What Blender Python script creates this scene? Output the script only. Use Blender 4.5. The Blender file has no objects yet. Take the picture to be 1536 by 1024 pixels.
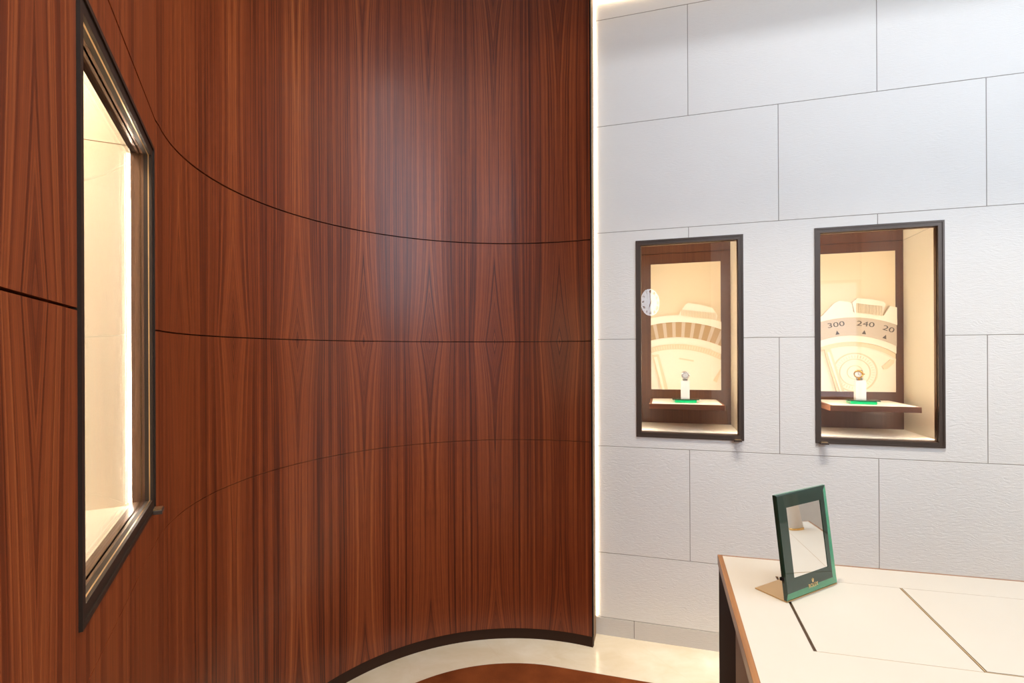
import bpy, bmesh, math, random
from mathutils import Vector, Matrix
random.seed(4)
PI = math.pi
C = bpy.context.scene.collection
sc = bpy.context.scene

# ------------------------------------------------------------------ node helpers
def new_mat(name):
    m = bpy.data.materials.new(name); m.use_nodes = True
    nt = m.node_tree; nt.nodes.clear()
    out = nt.nodes.new('ShaderNodeOutputMaterial')
    return m, nt, out

class X:
    """tiny node-math expression helper"""
    def __init__(s, nt, sock): s.nt = nt; s.s = sock
    def op(s, o, b=None, c=None):
        n = s.nt.nodes.new('ShaderNodeMath'); n.operation = o
        for i, v in enumerate((s, b, c)):
            if v is None: continue
            if isinstance(v, X): s.nt.links.new(v.s, n.inputs[i])
            else: n.inputs[i].default_value = v
        return X(s.nt, n.outputs[0])
    def __add__(s, b): return s.op('ADD', b)
    def __sub__(s, b): return s.op('SUBTRACT', b)
    def __mul__(s, b): return s.op('MULTIPLY', b)
    def __truediv__(s, b): return s.op('DIVIDE', b)
    def abs(s): return s.op('ABSOLUTE')

def comb(nt, x, y, z):
    n = nt.nodes.new('ShaderNodeCombineXYZ')
    for i, v in enumerate((x, y, z)):
        if isinstance(v, X): nt.links.new(v.s, n.inputs[i])
        else: n.inputs[i].default_value = v
    return n.outputs[0]

def noise(nt, vec, scale=1.0, detail=2.0, rough=.5):
    n = nt.nodes.new('ShaderNodeTexNoise'); n.inputs['Scale'].default_value = scale
    n.inputs['Detail'].default_value = detail; n.inputs['Roughness'].default_value = rough
    nt.links.new(vec, n.inputs['Vector']); return X(nt, n.outputs['Fac'])

def ramp(nt, fac, stops):
    r = nt.nodes.new('ShaderNodeValToRGB'); e = r.color_ramp.elements
    e[0].position, e[0].color = stops[0][0], (*stops[0][1], 1)
    e[1].position, e[1].color = stops[-1][0], (*stops[-1][1], 1)
    for p, c in stops[1:-1]:
        k = e.new(p); k.color = (*c, 1)
    nt.links.new(fac.s, r.inputs[0]); return r.outputs[0]

def mixc(nt, fac, a, b, mode='MIX'):
    n = nt.nodes.new('ShaderNodeMix'); n.data_type = 'RGBA'; n.blend_type = mode
    if isinstance(fac, X): nt.links.new(fac.s, n.inputs[0])
    else: n.inputs[0].default_value = fac
    for i, v in ((6, a), (7, b)):
        if isinstance(v, tuple): n.inputs[i].default_value = (*v, 1)
        else: nt.links.new(v, n.inputs[i])
    return n.outputs[2]

def bsdf(nt, out, col=None, rough=.5, metal=0., spec=.5, coat=0., coat_r=.1, bump=None, bump_s=.2, bump_d=.001):
    b = nt.nodes.new('ShaderNodeBsdfPrincipled')
    if isinstance(col, tuple): b.inputs['Base Color'].default_value = (*col, 1)
    elif col is not None: nt.links.new(col, b.inputs['Base Color'])
    if isinstance(rough, X): nt.links.new(rough.s, b.inputs['Roughness'])
    else: b.inputs['Roughness'].default_value = rough
    b.inputs['Metallic'].default_value = metal
    b.inputs['Specular IOR Level'].default_value = spec
    b.inputs['Coat Weight'].default_value = coat
    b.inputs['Coat Roughness'].default_value = coat_r
    if bump is not None:
        n = nt.nodes.new('ShaderNodeBump'); n.inputs['Strength'].default_value = bump_s
        n.inputs['Distance'].default_value = bump_d
        nt.links.new(bump.s, n.inputs['Height']); nt.links.new(n.outputs[0], b.inputs['Normal'])
    nt.links.new(b.outputs[0], out.inputs[0]); return b

def coords(nt, kind='Object'):
    t = nt.nodes.new('ShaderNodeTexCoord'); return t.outputs[kind]

def sep(nt, vec):
    n = nt.nodes.new('ShaderNodeSeparateXYZ'); nt.links.new(vec, n.inputs[0])
    return [X(nt, n.outputs[i]) for i in range(3)]

def plain(name, col, rough=.5, metal=0., spec=.5, coat=0., var=.06, scale=30., bump_s=.05):
    """solid colour with a faint procedural variation"""
    m, nt, out = new_mat(name); v = coords(nt)
    n = noise(nt, v, scale, 3)
    c = mixc(nt, n, tuple(max(0, k*(1-var)) for k in col), tuple(min(1, k*(1+var)) for k in col))
    bsdf(nt, out, c, rough, metal, spec, coat, bump=n, bump_s=bump_s)
    return m

def emit(name, col, strength):
    m, nt, out = new_mat(name)
    e = nt.nodes.new('ShaderNodeEmission'); e.inputs[0].default_value = (*col, 1); e.inputs[1].default_value = strength
    nt.links.new(e.outputs[0], out.inputs[0]); return m

def pane_mat(name, tint=(1, 1, 1)):
    m, nt, out = new_mat(name)
    fr = nt.nodes.new('ShaderNodeFresnel')
    ge = nt.nodes.new('ShaderNodeNewGeometry')           # same reflectance on both faces of the thin pane
    nt.links.new((X(nt, ge.outputs['Backfacing'])*(1/1.5-1.5)+1.5).s, fr.inputs[0])
    tr = nt.nodes.new('ShaderNodeBsdfTransparent'); tr.inputs[0].default_value = (*tint, 1)
    gl = nt.nodes.new('ShaderNodeBsdfGlossy'); gl.inputs['Roughness'].default_value = 0.0
    mx = nt.nodes.new('ShaderNodeMixShader')
    nt.links.new(fr.outputs[0], mx.inputs[0]); nt.links.new(tr.outputs[0], mx.inputs[1]); nt.links.new(gl.outputs[0], mx.inputs[2])
    nt.links.new(mx.outputs[0], out.inputs[0]); return m

# ------------------------------------------------------------------ key dimensions (metres)
CAMH = 1.32288
D = 2.4248                      # stone wall plane
CX0, CY0, RW = -0.4256, 1.4455, 0.8632      # curved panelling
M0 = Vector((-0.813, 0.598)); DL = Vector((-0.6911, 0.7227)).normalized(); NL = Vector((-DL.y, DL.x))
ZT, ZM, ZB = 1.8317, 1.3767, 0.9235          # panel joints
CEIL = 2.985                    # underside of the soffit along the stone wall
TOP = 4.0                       # main ceiling
TFOOT = (Vector((CX0, CY0))-M0).dot(DL)
nfoot = M0+DL*TFOOT-Vector((CX0, CY0)); A_FOOT = math.degrees(math.atan2(nfoot.y, nfoot.x)) % 360
A_AXIS, LEAF2 = 211.2, 0.3005
PLINTH = 0.05

# ------------------------------------------------------------------ materials
def wood_veneer(name, bright=1.0):
    m, nt, out = new_mat(name)
    u, v, _ = sep(nt, coords(nt, 'UV'))
    k = (u/LEAF2+.5).op('FLOOR')
    a = (u-k*LEAF2).abs()
    vj = (v-ZM).abs()
    wob = noise(nt, comb(nt, v*2.2, k*3.1, 0.), 1., 2)
    wob2 = noise(nt, comb(nt, v*9., a*30., k), 1., 1)
    A = (vj*-5.2).op('EXPONENT')*.085 + ((v-PLINTH).abs()*-7.).op('EXPONENT')*.045 + ((v*-1.+3.02)*-4.5).op('EXPONENT')*.075
    edge = (a*(-1/.15)+1.)
    F = a - A*edge*edge.op('SQRT') + (wob-.5)*.016*edge + (wob2-.5)*.0016
    kk = k*.23
    n1 = noise(nt, comb(nt, F*70., v*.35, kk), 1., 1)
    n2 = noise(nt, comb(nt, F*230., v*.9, kk+3.), 1., 3, .6)
    n3 = noise(nt, comb(nt, F*900., v*7., kk), 1., 2)
    pore = noise(nt, comb(nt, F*2200., v*22., kk), 1., 1)
    f = n1*.45+n2*.70+n3*.22-.22
    f = f+((F*-22.).op('EXPONENT')*.10)*((F+.012)*60.).op('MINIMUM', 1.).op('MAXIMUM', 0.) - .02
    dk, md, lt, hi = (.058, .0094, .0022), (.185, .0345, .0078), (.285, .064, .0150), (.41, .122, .031)
    sc_ = lambda c: tuple(x*bright for x in c)
    col = ramp(nt, f, [(.29, sc_(dk)), (.46, sc_(md)), (.60, sc_(lt)), (.77, sc_(hi))])
    col = mixc(nt, (pore-.52).op('MAXIMUM', 0.)*2.2, col, sc_((.045, .014, .008)))
    rg = n2*.10+.34
    bsdf(nt, out, col, rg, spec=.38, coat=.12, coat_r=.2, bump=n3, bump_s=.04, bump_d=.0006)
    return m

def wood_plain(name, dk, lt, axis=0, rough=.4, scale=1.):
    m, nt, out = new_mat(name)
    c = sep(nt, coords(nt))
    o = [c[i] for i in range(3)]
    p = [o[i]*(3. if i == axis else 130.*scale) for i in range(3)]
    n = noise(nt, comb(nt, *p), 1., 3)
    col = ramp(nt, n, [(.3, dk), (.7, lt)])
    bsdf(nt, out, col, rough, spec=.4, coat=.15, coat_r=.25, bump=n, bump_s=.05, bump_d=.0005)
    return m

def stone_mat(name, base=(.83, .805, .77), joints=True):
    m, nt, out = new_mat(name)
    o = coords(nt); x, y, z = sep(nt, o)
    # fine chiselled, mostly horizontal ripple
    warp = noise(nt, comb(nt, x*9., z*20., 0.), 1., 2)
    rip = noise(nt, comb(nt, x*38.+warp*3., z*210.+warp*10., 0.), 1., 3, .55)
    fine = noise(nt, comb(nt, x*240., z*380., 1.), 1., 2)
    big = noise(nt, comb(nt, x*1.6, z*2.2, 4.), 1., 3)
    col = mixc(nt, big, tuple(k*.94 for k in base), tuple(min(1, k*1.05) for k in base))
    col = mixc(nt, (rip-.5)*.16+.08, col, tuple(k*.8 for k in base))
    h = rip*.75+fine*.25
    if joints:
        W, H, x0, z0 = .7312, .5, .1186, 2.8862
        zr = (z*-1.+z0)/H
        row = zr.op('FLOOR')
        fz = (zr-row-.5).abs()*-H+H*.5                       # distance to nearest bed joint
        par = (row*.5).op('FRACT')                            # 0 even, .5 odd
        xr = (x-x0)/W-par+20.
        fx = (xr.op('FRACT')-.5).abs()*-W+W*.5
        dmin = fz.op('MINIMUM', fx+(x+.12).op('LESS_THAN', 0.))      # the end blocks run on behind the panelling
        j = (dmin*-1000.+1.9).op('MAXIMUM', 0.).op('MINIMUM', 1.)
        tone = noise(nt, comb(nt, row*7.3, xr.op('FLOOR')*3.7, 0.), 1., 0)
        col = mixc(nt, tone*.10, col, tuple(k*.86 for k in base))
        col = mixc(nt, j*.85, col, (.24, .20, .165))
        h = h-j*1.2
    bsdf(nt, out, col, .62, spec=.3, bump=h, bump_s=.62, bump_d=.0022)
    return m

def floor_mat():
    m, nt, out = new_mat('cream_marble')
    o = coords(nt); x, y, z = sep(nt, o)
    w = noise(nt, comb(nt, x*2.2, y*2.2, 0.), 1., 4)
    n = noise(nt, comb(nt, x*5.+w*3., y*7.+w*2., 2.), 1., 5, .6)
    col = ramp(nt, n, [(.3, (.56, .465, .325)), (.55, (.63, .55, .42)), (.75, (.68, .62, .51))])
    p = (x*.7071+y*.7071)/.6+.31; q = (x*.7071-y*.7071)/.6+.12
    dj = ((p.op('FRACT')-.5).abs()*-1.+.5).op('MINIMUM', (q.op('FRACT')-.5).abs()*-1.+.5)
    j = (dj*-500.+1.).op('MAXIMUM', 0.)
    t = noise(nt, comb(nt, p.op('FLOOR')*5.1, q.op('FLOOR')*3.3, 0.), 1., 0)
    col = mixc(nt, t*.25, col, (.55, .43, .28))
    col = mixc(nt, j*.4, col, (.5, .38, .24))
    bsdf(nt, out, col, .16, spec=.5, bump=n, bump_s=.01)
    return m

def rug_mat():
    m, nt, out = new_mat('brown_plush')
    o = coords(nt)
    n = noise(nt, o, 420., 3); b = noise(nt, o, 9., 4)
    col = ramp(nt, n*.5+b*.5, [(.3, (.10, .022, .005)), (.7, (.24, .062, .016))])
    p = bsdf(nt, out, col, .95, spec=.1, bump=n, bump_s=.9, bump_d=.004)
    return m

def leather_mat(name, col):
    m, nt, out = new_mat(name)
    o = coords(nt); n = noise(nt, o, 900., 2); b = noise(nt, o, 6., 2)
    c = mixc(nt, b, tuple(k*.96 for k in col), tuple(min(1, k*1.02) for k in col))
    bsdf(nt, out, c, .5, spec=.3, bump=n, bump_s=.08, bump_d=.0005)
    return m

MW = wood_veneer('walnut_veneer')
MBLK = plain('black_gap', (.010, .006, .005), .8, spec=.1)
MPLINTH = plain('dark_bronze_plinth', (.035, .013, .006), .5, spec=.2)
MSTONE = stone_mat('ivory_stone')
MSKIRT = stone_mat('ivory_stone_skirting', (.68, .64, .60), False)
MFLOOR = floor_mat()
MRUG = rug_mat()
MCEIL = plain('ceiling_paint', (.80, .79, .77), .9)
MPAINT = plain('room_paint', (.74, .73, .71), .9)
MTAN = plain('tan_return', (.32, .215, .13), .7, spec=.1)
MFRAME = plain('bronze_frame', (.105, .078, .064), .34, .65, .5)
MFRAMEIN = plain('bronze_lip', (.16, .085, .05), .33, .7, .5)
MGOLDJ = plain('brushed_gold', (.62, .42, .22), .3, .9)
MLIN = leather_mat('cream_lining', (.87, .77, .60))
MPANEL = wood_plain('vitrine_walnut', (.085, .029, .012), (.118, .043, .018), 2, .38)
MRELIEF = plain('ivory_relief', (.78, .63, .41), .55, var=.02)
MRELHI = plain('relief_highlight', (.88, .79, .62), .55, var=.02)  # paler copy for raised parts, stands in for light catching the relief
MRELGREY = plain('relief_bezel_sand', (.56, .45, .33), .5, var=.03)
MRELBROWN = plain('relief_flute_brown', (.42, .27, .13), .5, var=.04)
MRELINK = plain('relief_numerals', (.085, .06, .045), .5)
MSHELFTOP = leather_mat('cream_pad', (.90, .80, .64))
MSHELFW = wood_plain('shelf_walnut', (.15, .05, .022), (.24, .085, .036), 0, .4)
MDESKW = wood_plain('desk_edge_walnut', (.22, .088, .028), (.38, .165, .055), 1, .35)
MDESKWX = wood_plain('desk_edge_walnut_x', (.22, .088, .028), (.38, .165, .055), 0, .35)
MDESKD = plain('desk_dark_walnut', (.024, .0055, .0022), .7, spec=.05)
MDESKM = leather_mat('desk_lit_side', (.20, .085, .034))  # lighter than the pedestal: colour stands in for a face catching light
MCREAM = leather_mat('cream_leather', (.59, .535, .455))
MGROOVE = plain('groove_brown', (.07, .036, .016), .5)
MTANLINE = plain('tan_seam', (.50, .34, .17), .5)
MPANE = pane_mat('clear_glass')
MLED = emit('warm_led', (1., .90, .75), 122.)
MLEDL = emit('tall_case_led', (1., .89, .74), 200.)
MFRAMED = plain('dark_bronze_frame', (.034, .021, .014), .5, .25, .3)
MLEDC = emit('corner_led', (1., .78, .52), 9.)
MWHITE = plain('white_block', (.84, .78, .72), .5)
MSTEEL = plain('polished_steel', (.62, .60, .58), .18, 1.)
MGOLD = plain('yellow_gold', (.80, .50, .18), .25, 1.)
MDIAL = plain('white_dial', (.8, .8, .8), .4)
MINK = plain('dark_ink', (.03, .03, .05), .5)

def green_acrylic():
    m, nt, out = new_mat('green_acrylic')
    n = noise(nt, coords(nt), 25., 1)
    c = mixc(nt, n, (.006, .60, .20), (.01, .70, .25))
    b = bsdf(nt, out, c, .08, spec=.6)
    return m
MGREEN = green_acrylic()
MGREENTOP = plain('green_glass_top', (.015, .10, .055), .06, 0., .8, 1.)
def green_mirror(name, col, metal, rough, coat=.3):
    m, nt, out = new_mat(name)
    n = noise(nt, coords(nt), 14., 2)
    c = mixc(nt, n, tuple(k*.85 for k in col), tuple(k*1.15 for k in col))
    b = bsdf(nt, out, c, rough, metal, .5, coat, .02); return m
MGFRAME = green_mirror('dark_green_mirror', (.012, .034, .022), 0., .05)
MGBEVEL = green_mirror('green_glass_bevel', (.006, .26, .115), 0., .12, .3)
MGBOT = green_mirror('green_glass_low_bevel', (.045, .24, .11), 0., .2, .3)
MMIRROR = plain('silver_mirror', (.93, .92, .90), .005, 1., var=.0, bump_s=0.)
MBRASS = plain('brass_plate', (.62, .40, .19), .3, .75, var=.03)
MLOGO = plain('gold_print', (.75, .50, .22), .35, .3)

# ------------------------------------------------------------------ mesh helpers
def link(name, bm, mats, parent=None, smooth=False):
    me = bpy.data.meshes.new(name); bm.normal_update(); bm.to_mesh(me); bm.free()
    if not isinstance(mats, (list, tuple)): mats = [mats]
    for m in mats: me.materials.append(m)
    if smooth:
        for p in me.polygons: p.use_smooth = True
    o = bpy.data.objects.new(name, me); C.objects.link(o)
    if parent is not None: o.parent = parent
    return o
def tag(o, label, cat, group=None):
    o['label'] = label; o['category'] = cat
    if group: o['group'] = group
    return o
def thing(name, label, cat, loc, rotz=0, group=None):
    o = bpy.data.objects.new(name, None); C.objects.link(o)
    o.location = loc; o.rotation_euler = (0, 0, rotz); o.empty_display_size = .05
    return tag(o, label, cat, group)
def struct(o): o['kind'] = 'structure'; return o

def box(bm, x0, x1, y0, y1, z0, z1, mi=0, bev=0.):
    r = bmesh.ops.create_cube(bm, size=1.)
    vs = r['verts']
    for v in vs:
        v.co = Vector((x0+(v.co.x+.5)*(x1-x0), y0+(v.co.y+.5)*(y1-y0), z0+(v.co.z+.5)*(z1-z0)))
    fs = set(f for v in vs for f in v.link_faces)
    for f in fs: f.material_index = mi
    if bev:
        es = list(set(e for v in vs for e in v.link_edges))
        rr = bmesh.ops.bevel(bm, geom=es, offset=bev, segments=2, affect='EDGES', profile=.5)
        for f in rr['faces']: f.material_index = mi
    return bm
def B(*a, **k): return box(bmesh.new(), *a, **k)

def prism(bm, pts, h0, h1, axis='z', mi=0):
    """extrude a 2-D outline"""
    def P(p, h): return Vector((p[0], p[1], h)) if axis == 'z' else Vector((p[0], h, p[1]))
    a = [bm.verts.new(P(p, h0)) for p in pts]; b = [bm.verts.new(P(p, h1)) for p in pts]
    fs = [bm.faces.new(a[::-1]), bm.faces.new(b)]
    n = len(pts)
    for i in range(n): fs.append(bm.faces.new((a[i], a[(i+1) % n], b[(i+1) % n], b[i])))
    for f in fs: f.material_index = mi
    return fs
def fix(bm): bmesh.ops.recalc_face_normals(bm, faces=bm.faces); return bm

def ring_frame(bm, x0, x1, z0, z1, w, y0, y1, mi=0):
    """rectangular picture-frame ring in XZ, mitred, solid between y0 and y1"""
    O = [(x0, z0), (x1, z0), (x1, z1), (x0, z1)]; I = [(x0+w, z0+w), (x1-w, z0+w), (x1-w, z1-w), (x0+w, z1-w)]
    V = lambda L, y: [bm.verts.new((p[0], y, p[1])) for p in L]
    of, inf, ob, ib = V(O, y0), V(I, y0), V(O, y1), V(I, y1)
    for i in range(4):
        j = (i+1) % 4
        for q in ((of[i], of[j], inf[j], inf[i]), (ob[i], ib[i], ib[j], ob[j]), (of[i], ob[i], ob[j], of[j]), (inf[i], inf[j], ib[j], ib[i])):
            bm.faces.new(q).material_index = mi
    return fix(bm)

def lathe(bm, prof, seg=32, mi=0, axis='z'):
    rings = []
    for r, h in prof:
        L = []
        for i in range(seg):
            a = 2*PI*i/seg
            p = (r*math.cos(a), r*math.sin(a), h)
            L.append(bm.verts.new(p if axis == 'z' else (p[0], p[2], p[1])))
        rings.append(L)
    for a, b in zip(rings, rings[1:]):
        for i in range(seg):
            bm.faces.new((a[i], a[(i+1) % seg], b[(i+1) % seg], b[i])).material_index = mi
    bm.faces.new(rings[0][::-1]).material_index = mi; bm.faces.new(rings[-1]).material_index = mi
    return fix(bm)

def text_mesh(body, size, sx=1.0, extrude=.0006, mat=None, name='numeral', bold=0.):
    cu = bpy.data.curves.new('t', 'FONT'); cu.body = body; cu.size = size
    cu.align_x = 'CENTER'; cu.align_y = 'CENTER'; cu.extrude = extrude; cu.resolution_u = 4; cu.offset = bold
    to = bpy.data.objects.new('t', cu); C.objects.link(to)
    bpy.context.view_layer.update()
    me = bpy.data.meshes.new_from_object(to.evaluated_get(bpy.context.evaluated_depsgraph_get()))
    bpy.data.objects.remove(to); bpy.data.curves.remove(cu)
    for v in me.vertices: v.co.x *= sx
    me.name = name
    me.materials.clear(); me.materials.append(mat)
    return me

# ------------------------------------------------------------------ camera
cam = bpy.data.cameras.new('camera'); co = bpy.data.objects.new('camera', cam); C.objects.link(co)
F_PX = 766.811
cam.sensor_width = 36.; cam.lens = F_PX/1536*36; cam.shift_x = -.0001; cam.shift_y = (529.517-512)/1536
cam.clip_start = .01
yaw, pit, rol = -0.2843828, 0.0004868, -0.0046734
f = Vector((math.sin(yaw)*math.cos(pit), math.cos(yaw)*math.cos(pit), math.sin(pit)))
r = Vector((math.cos(yaw), -math.sin(yaw), 0)); u = r.cross(f)
c_, s_ = math.cos(rol), math.sin(rol)
r2 = r*c_+u*s_; u2 = -r*s_+u*c_
M = Matrix((r2, u2, -f)).transposed().to_4x4(); M.translation = (0, 0, CAMH)
co.matrix_world = M
sc.camera = co

# ------------------------------------------------------------------ curved wood wall
T_NEAR = -.72
A_END = math.degrees(math.acos((-.303-CX0)/RW))           # right-hand end of the panelling
WT0, WT1, WZ0, WZ1 = -.2365, .3045, 1.001, 1.7575        # hole for the left vitrine
def wall_path():
    """list of (u, point, outward normal into wall)"""
    L = []
    u_foot = (A_AXIS-A_FOOT)*PI/180*RW
    ts = [T_NEAR, -.5, WT0, -.1, .05, .2, WT1, TFOOT]
    for t in ts: L.append((u_foot-(TFOOT-t), M0+DL*t, NL))
    n = 84
    for i in range(1, n+1):
        a = math.radians(A_FOOT+(A_END-A_FOOT)*i/n)
        nrm = Vector((math.cos(a), math.sin(a)))
        L.append(((A_AXIS-math.degrees(a))*PI/180*RW, Vector((CX0, CY0))+nrm*RW, nrm))
    return L
PATH = wall_path()
def wall_strip(bm, zs, off, mi, th, hole=True, gaps=None):
    uvl = bm.loops.layers.uv.verify()
    for z0, z1 in zs:
        zz = [z0, z1]
        if hole:
            for h in (WZ0, WZ1):
                if z0 < h < z1: zz.append(h)
        zz = sorted(zz)
        fr, bk = {}, {}
        cells = set()
        for i in range(len(PATH)):
            for j in range(len(zz)):
                p = PATH[i][1]+PATH[i][2]*off; q = PATH[i][1]+PATH[i][2]*(off+th)
                fr[i, j] = bm.verts.new((p.x, p.y, zz[j])); bk[i, j] = bm.verts.new((q.x, q.y, zz[j]))
        for i in range(len(PATH)-1):
            for j in range(len(zz)-1):
                if hole and 2 <= i < 6 and zz[j] >= WZ0-1e-6 and zz[j+1] <= WZ1+1e-6: continue
                cells.add((i, j))
        def face(vs, uv):
            fc = bm.faces.new(vs); fc.material_index = mi
            for l, w in zip(fc.loops, uv): l[uvl].uv = w
        for i, j in cells:
            ua, ub = PATH[i][0], PATH[i+1][0]; a, b = zz[j], zz[j+1]
            Q = [(ua, a), (ub, a), (ub, b), (ua, b)]
            face([fr[i, j], fr[i+1, j], fr[i+1, j+1], fr[i, j+1]], Q)
            face([bk[i, j+1], bk[i+1, j+1], bk[i+1, j], bk[i, j]], Q[::-1])
            for (di, dj, k0, k1) in ((-1, 0, (i, j), (i, j+1)), (1, 0, (i+1, j+1), (i+1, j)), (0, -1, (i+1, j), (i, j)), (0, 1, (i, j+1), (i+1, j+1))):
                if (i+di, j+dj) not in cells:
                    face([fr[k0], fr[k1], bk[k1], bk[k0]], Q)
    return bm
bm = bmesh.new()
g = .0016
wall_strip(bm, [(PLINTH, ZB-.0009), (ZB+.0009, ZM-g), (ZM+g, ZT-.0022), (ZT+.0022, TOP)], 0, 0, .010)
wall_strip(bm, [(PLINTH, TOP)], .010, 1, .012)
fix(bm)
wl = struct(link('wall_left', bm, [MW, MBLK])); 
# plinth under the panelling, set back a little
bm = bmesh.new()
wall_strip(bm, [(0., PLINTH)], .006, 0, .02, hole=False)
# trim the plinth end slightly short of the panel edge is visible as a notch
fix(bm); struct(link('baseboard_left', bm, MPLINTH))
# end return: dark stop bead then a beige return running back to the stone
bm = bmesh.new()
ye = CY0+RW*math.sin(math.radians(A_END))
box(bm, -.3045, -.3005, ye-.002, ye+.02, PLINTH, TOP, 0)
box(bm, -.318, -.3015, ye+.0215, D-.002, .0, TOP, 1)
struct(link('trim_1', bm, [MBLK, MTAN]))

# ------------------------------------------------------------------ stone wall, with holes for the two vitrines
N1 = (-.1130, .3445, .9360, 1.8390); N2 = (.6203, 1.0778, .9390, 1.8440)
bm = bmesh.new()
xs = [-1.35, N1[0], N1[1], N2[0], N2[1], 2.45]; zs = [.085, .9360, .9390, 1.8390, 1.8440, CEIL]
def hole(xa, xb, za, zb):
    for n in (N1, N2):
        if xa >= n[0]-1e-6 and xb <= n[1]+1e-6 and za >= n[2]-1e-6 and zb <= n[3]+1e-6: return True
cells = [(i, j) for i in range(5) for j in range(5) if not hole(xs[i], xs[i+1], zs[j], zs[j+1])]
fv = {(i, j, k): bm.verts.new((xs[i], D+.03*k, zs[j])) for i in range(6) for j in range(6) for k in (0, 1)}
for i, j in cells:
    bm.faces.new([fv[i, j, 0], fv[i+1, j, 0], fv[i+1, j+1, 0], fv[i, j+1, 0]])
    bm.faces.new([fv[i, j+1, 1], fv[i+1, j+1, 1], fv[i+1, j, 1], fv[i, j, 1]])
    for di, dj, a, b in ((-1, 0, (i, j+1), (i, j)), (1, 0, (i+1, j), (i+1, j+1)), (0, -1, (i, j), (i+1, j)), (0, 1, (i+1, j+1), (i, j+1))):
        if (i+di, j+dj) not in cells:
            bm.faces.new([fv[(*a, 0)], fv[(*b, 0)], fv[(*b, 1)], fv[(*a, 1)]])
fix(bm); struct(link('wall_back', bm, MSTONE))
bm = bmesh.new()
sx = [-.35, -.1275, .6037, 1.3349, 2.45]
for a, b in zip(sx, sx[1:]): box(bm, a+.0012, b-.0012, D-.001, D+.03, .0, .0818)
box(bm, -.35, 2.45, D+.006, D+.03, 0, .0849, 1)
struct(link('baseboard_back', bm, [MSKIRT, MGROOVE]))

# ------------------------------------------------------------------ floor, ceiling, rest of the room
def slab(name, x0, x1, y0, y1, z0, z1, m): return struct(link(name, B(x0, x1, y0, y1, z0, z1), m))
slab('floor', -2.4, 2.6, -2.7, D+.35, -.1, 0., MFLOOR)
slab('ceiling', -2.4, 2.6, -2.7, D+.35, TOP, TOP+.1, MCEIL)
# lowered soffit along the stone wall, with a slot for the recessed wall washer
bm = bmesh.new()
SF, SY0, SY1, SX0, SX1 = 1.60, 1.66, 1.80, -.25, 2.2
box(bm, -.3005, 2.449, SF, SY0, CEIL, CEIL+.1); box(bm, -.3005, 2.449, SY1, D+.03, CEIL, CEIL+.1)
box(bm, -.3005, SX0, SY0, SY1, CEIL, CEIL+.1); box(bm, SX1, 2.449, SY0, SY1, CEIL, CEIL+.1)
box(bm, -.3005, 2.449, SF, D+.03, CEIL+.1, TOP)
struct(link('ceiling_soffit', bm, MCEIL))
# right wall with a tall daylight window
bm = bmesh.new()
wx, wy0, wy1, wz0, wz1 = 2.45, -.72, 1.58, 1.75, 3.90
box(bm, wx, wx+.1, -2.7, wy0, 0, TOP); box(bm, wx, wx+.1, wy1, D+.1, 0, TOP)
box(bm, wx, wx+.1, wy0, wy1, 0, wz0); box(bm, wx, wx+.1, wy0, wy1, wz1, TOP)
struct(link('wall_right', bm, MPAINT))
bm = bmesh.new()
for a, b, c, d in ((wy0, wy0+.04, wz0, wz1), (wy1-.04, wy1, wz0, wz1), (wy0+.04, wy1-.04, wz0, wz0+.04), (wy0+.04, wy1-.04, wz1-.04, wz1)):
    box(bm, wx+.02, wx+.08, a, b, c, d)
struct(link('window_1', bm, MFRAME))
bm = bmesh.new()
box(bm, -.3, .6, -2.7, -2.6, 0, TOP); box(bm, .6, 1.5, -2.7, -2.6, 0, 2.92); box(bm, .6, 1.5, -2.7, -2.6, 3.95, TOP); box(bm, 2.45, 2.55, -2.7, -2.6, 0, TOP)
box(bm, 1.5, 2.45, -2.7, -2.6, 0, .70); box(bm, 1.5, 2.45, -2.7, -2.6, 2.25, 2.92); box(bm, 1.5, 2.45, -2.7, -2.6, 3.95, TOP)
struct(link('wall_rear', bm, MPAINT))
bm = bmesh.new()
for a, b, c, d in ((1.5, 1.54, .70, 2.25), (2.41, 2.45, .70, 2.25), (1.54, 2.41, .70, .74), (1.54, 2.41, 2.21, 2.25)):
    box(bm, a, b, -2.68, -2.62, c, d)
bmh = bmesh.new()  # high rear window, unseen, added to let fill daylight onto the stone
for a, b, c, d in ((.6, .64, 2.92, 3.95), (2.41, 2.45, 2.92, 3.95), (.64, 2.41, 2.92, 2.96), (.64, 2.41, 3.91, 3.95)): box(bmh, a, b, -2.68, -2.62, c, d)
struct(link('fill_window', bmh, MFRAME))
w2 = struct(link('window_2', bm, MFRAME))
link('pane', B(1.54, 2.41, -2.655, -2.651, .74, 2.21), pane_mat('tinted_glass', (.55, .56, .58)), w2)  # tint added to dim the daylight mirrored in the case glass
# panelled wall that closes the room behind the camera on the left
pn = Vector((-.3, -2.6)); 
bm = bmesh.new()
e0 = M0+DL*T_NEAR
prism(bm, [(e0.x, e0.y), (e0.x+NL.x*1.4, e0.y+NL.y*1.4), (e0.x+NL.x*1.4+.05, e0.y+NL.y*1.4-.05), (e0.x+.03, e0.y-.06)], 0, TOP)
fix(bm); struct(link('wall_side', bm, MPANEL))

# ------------------------------------------------------------------ glowing strips round the stone wall
bm = B(-.3012, -.2930, D-.006, D-.0005, .088, CEIL-.0145)
box(bm, -.3012, 2.4, D-.012, D-.0002, CEIL-.014, CEIL-.0005)
tag(link('light_strip', bm, MLEDC), 'glowing light strip up the panelling corner and along the top of the stone wall', 'light strip')

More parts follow.
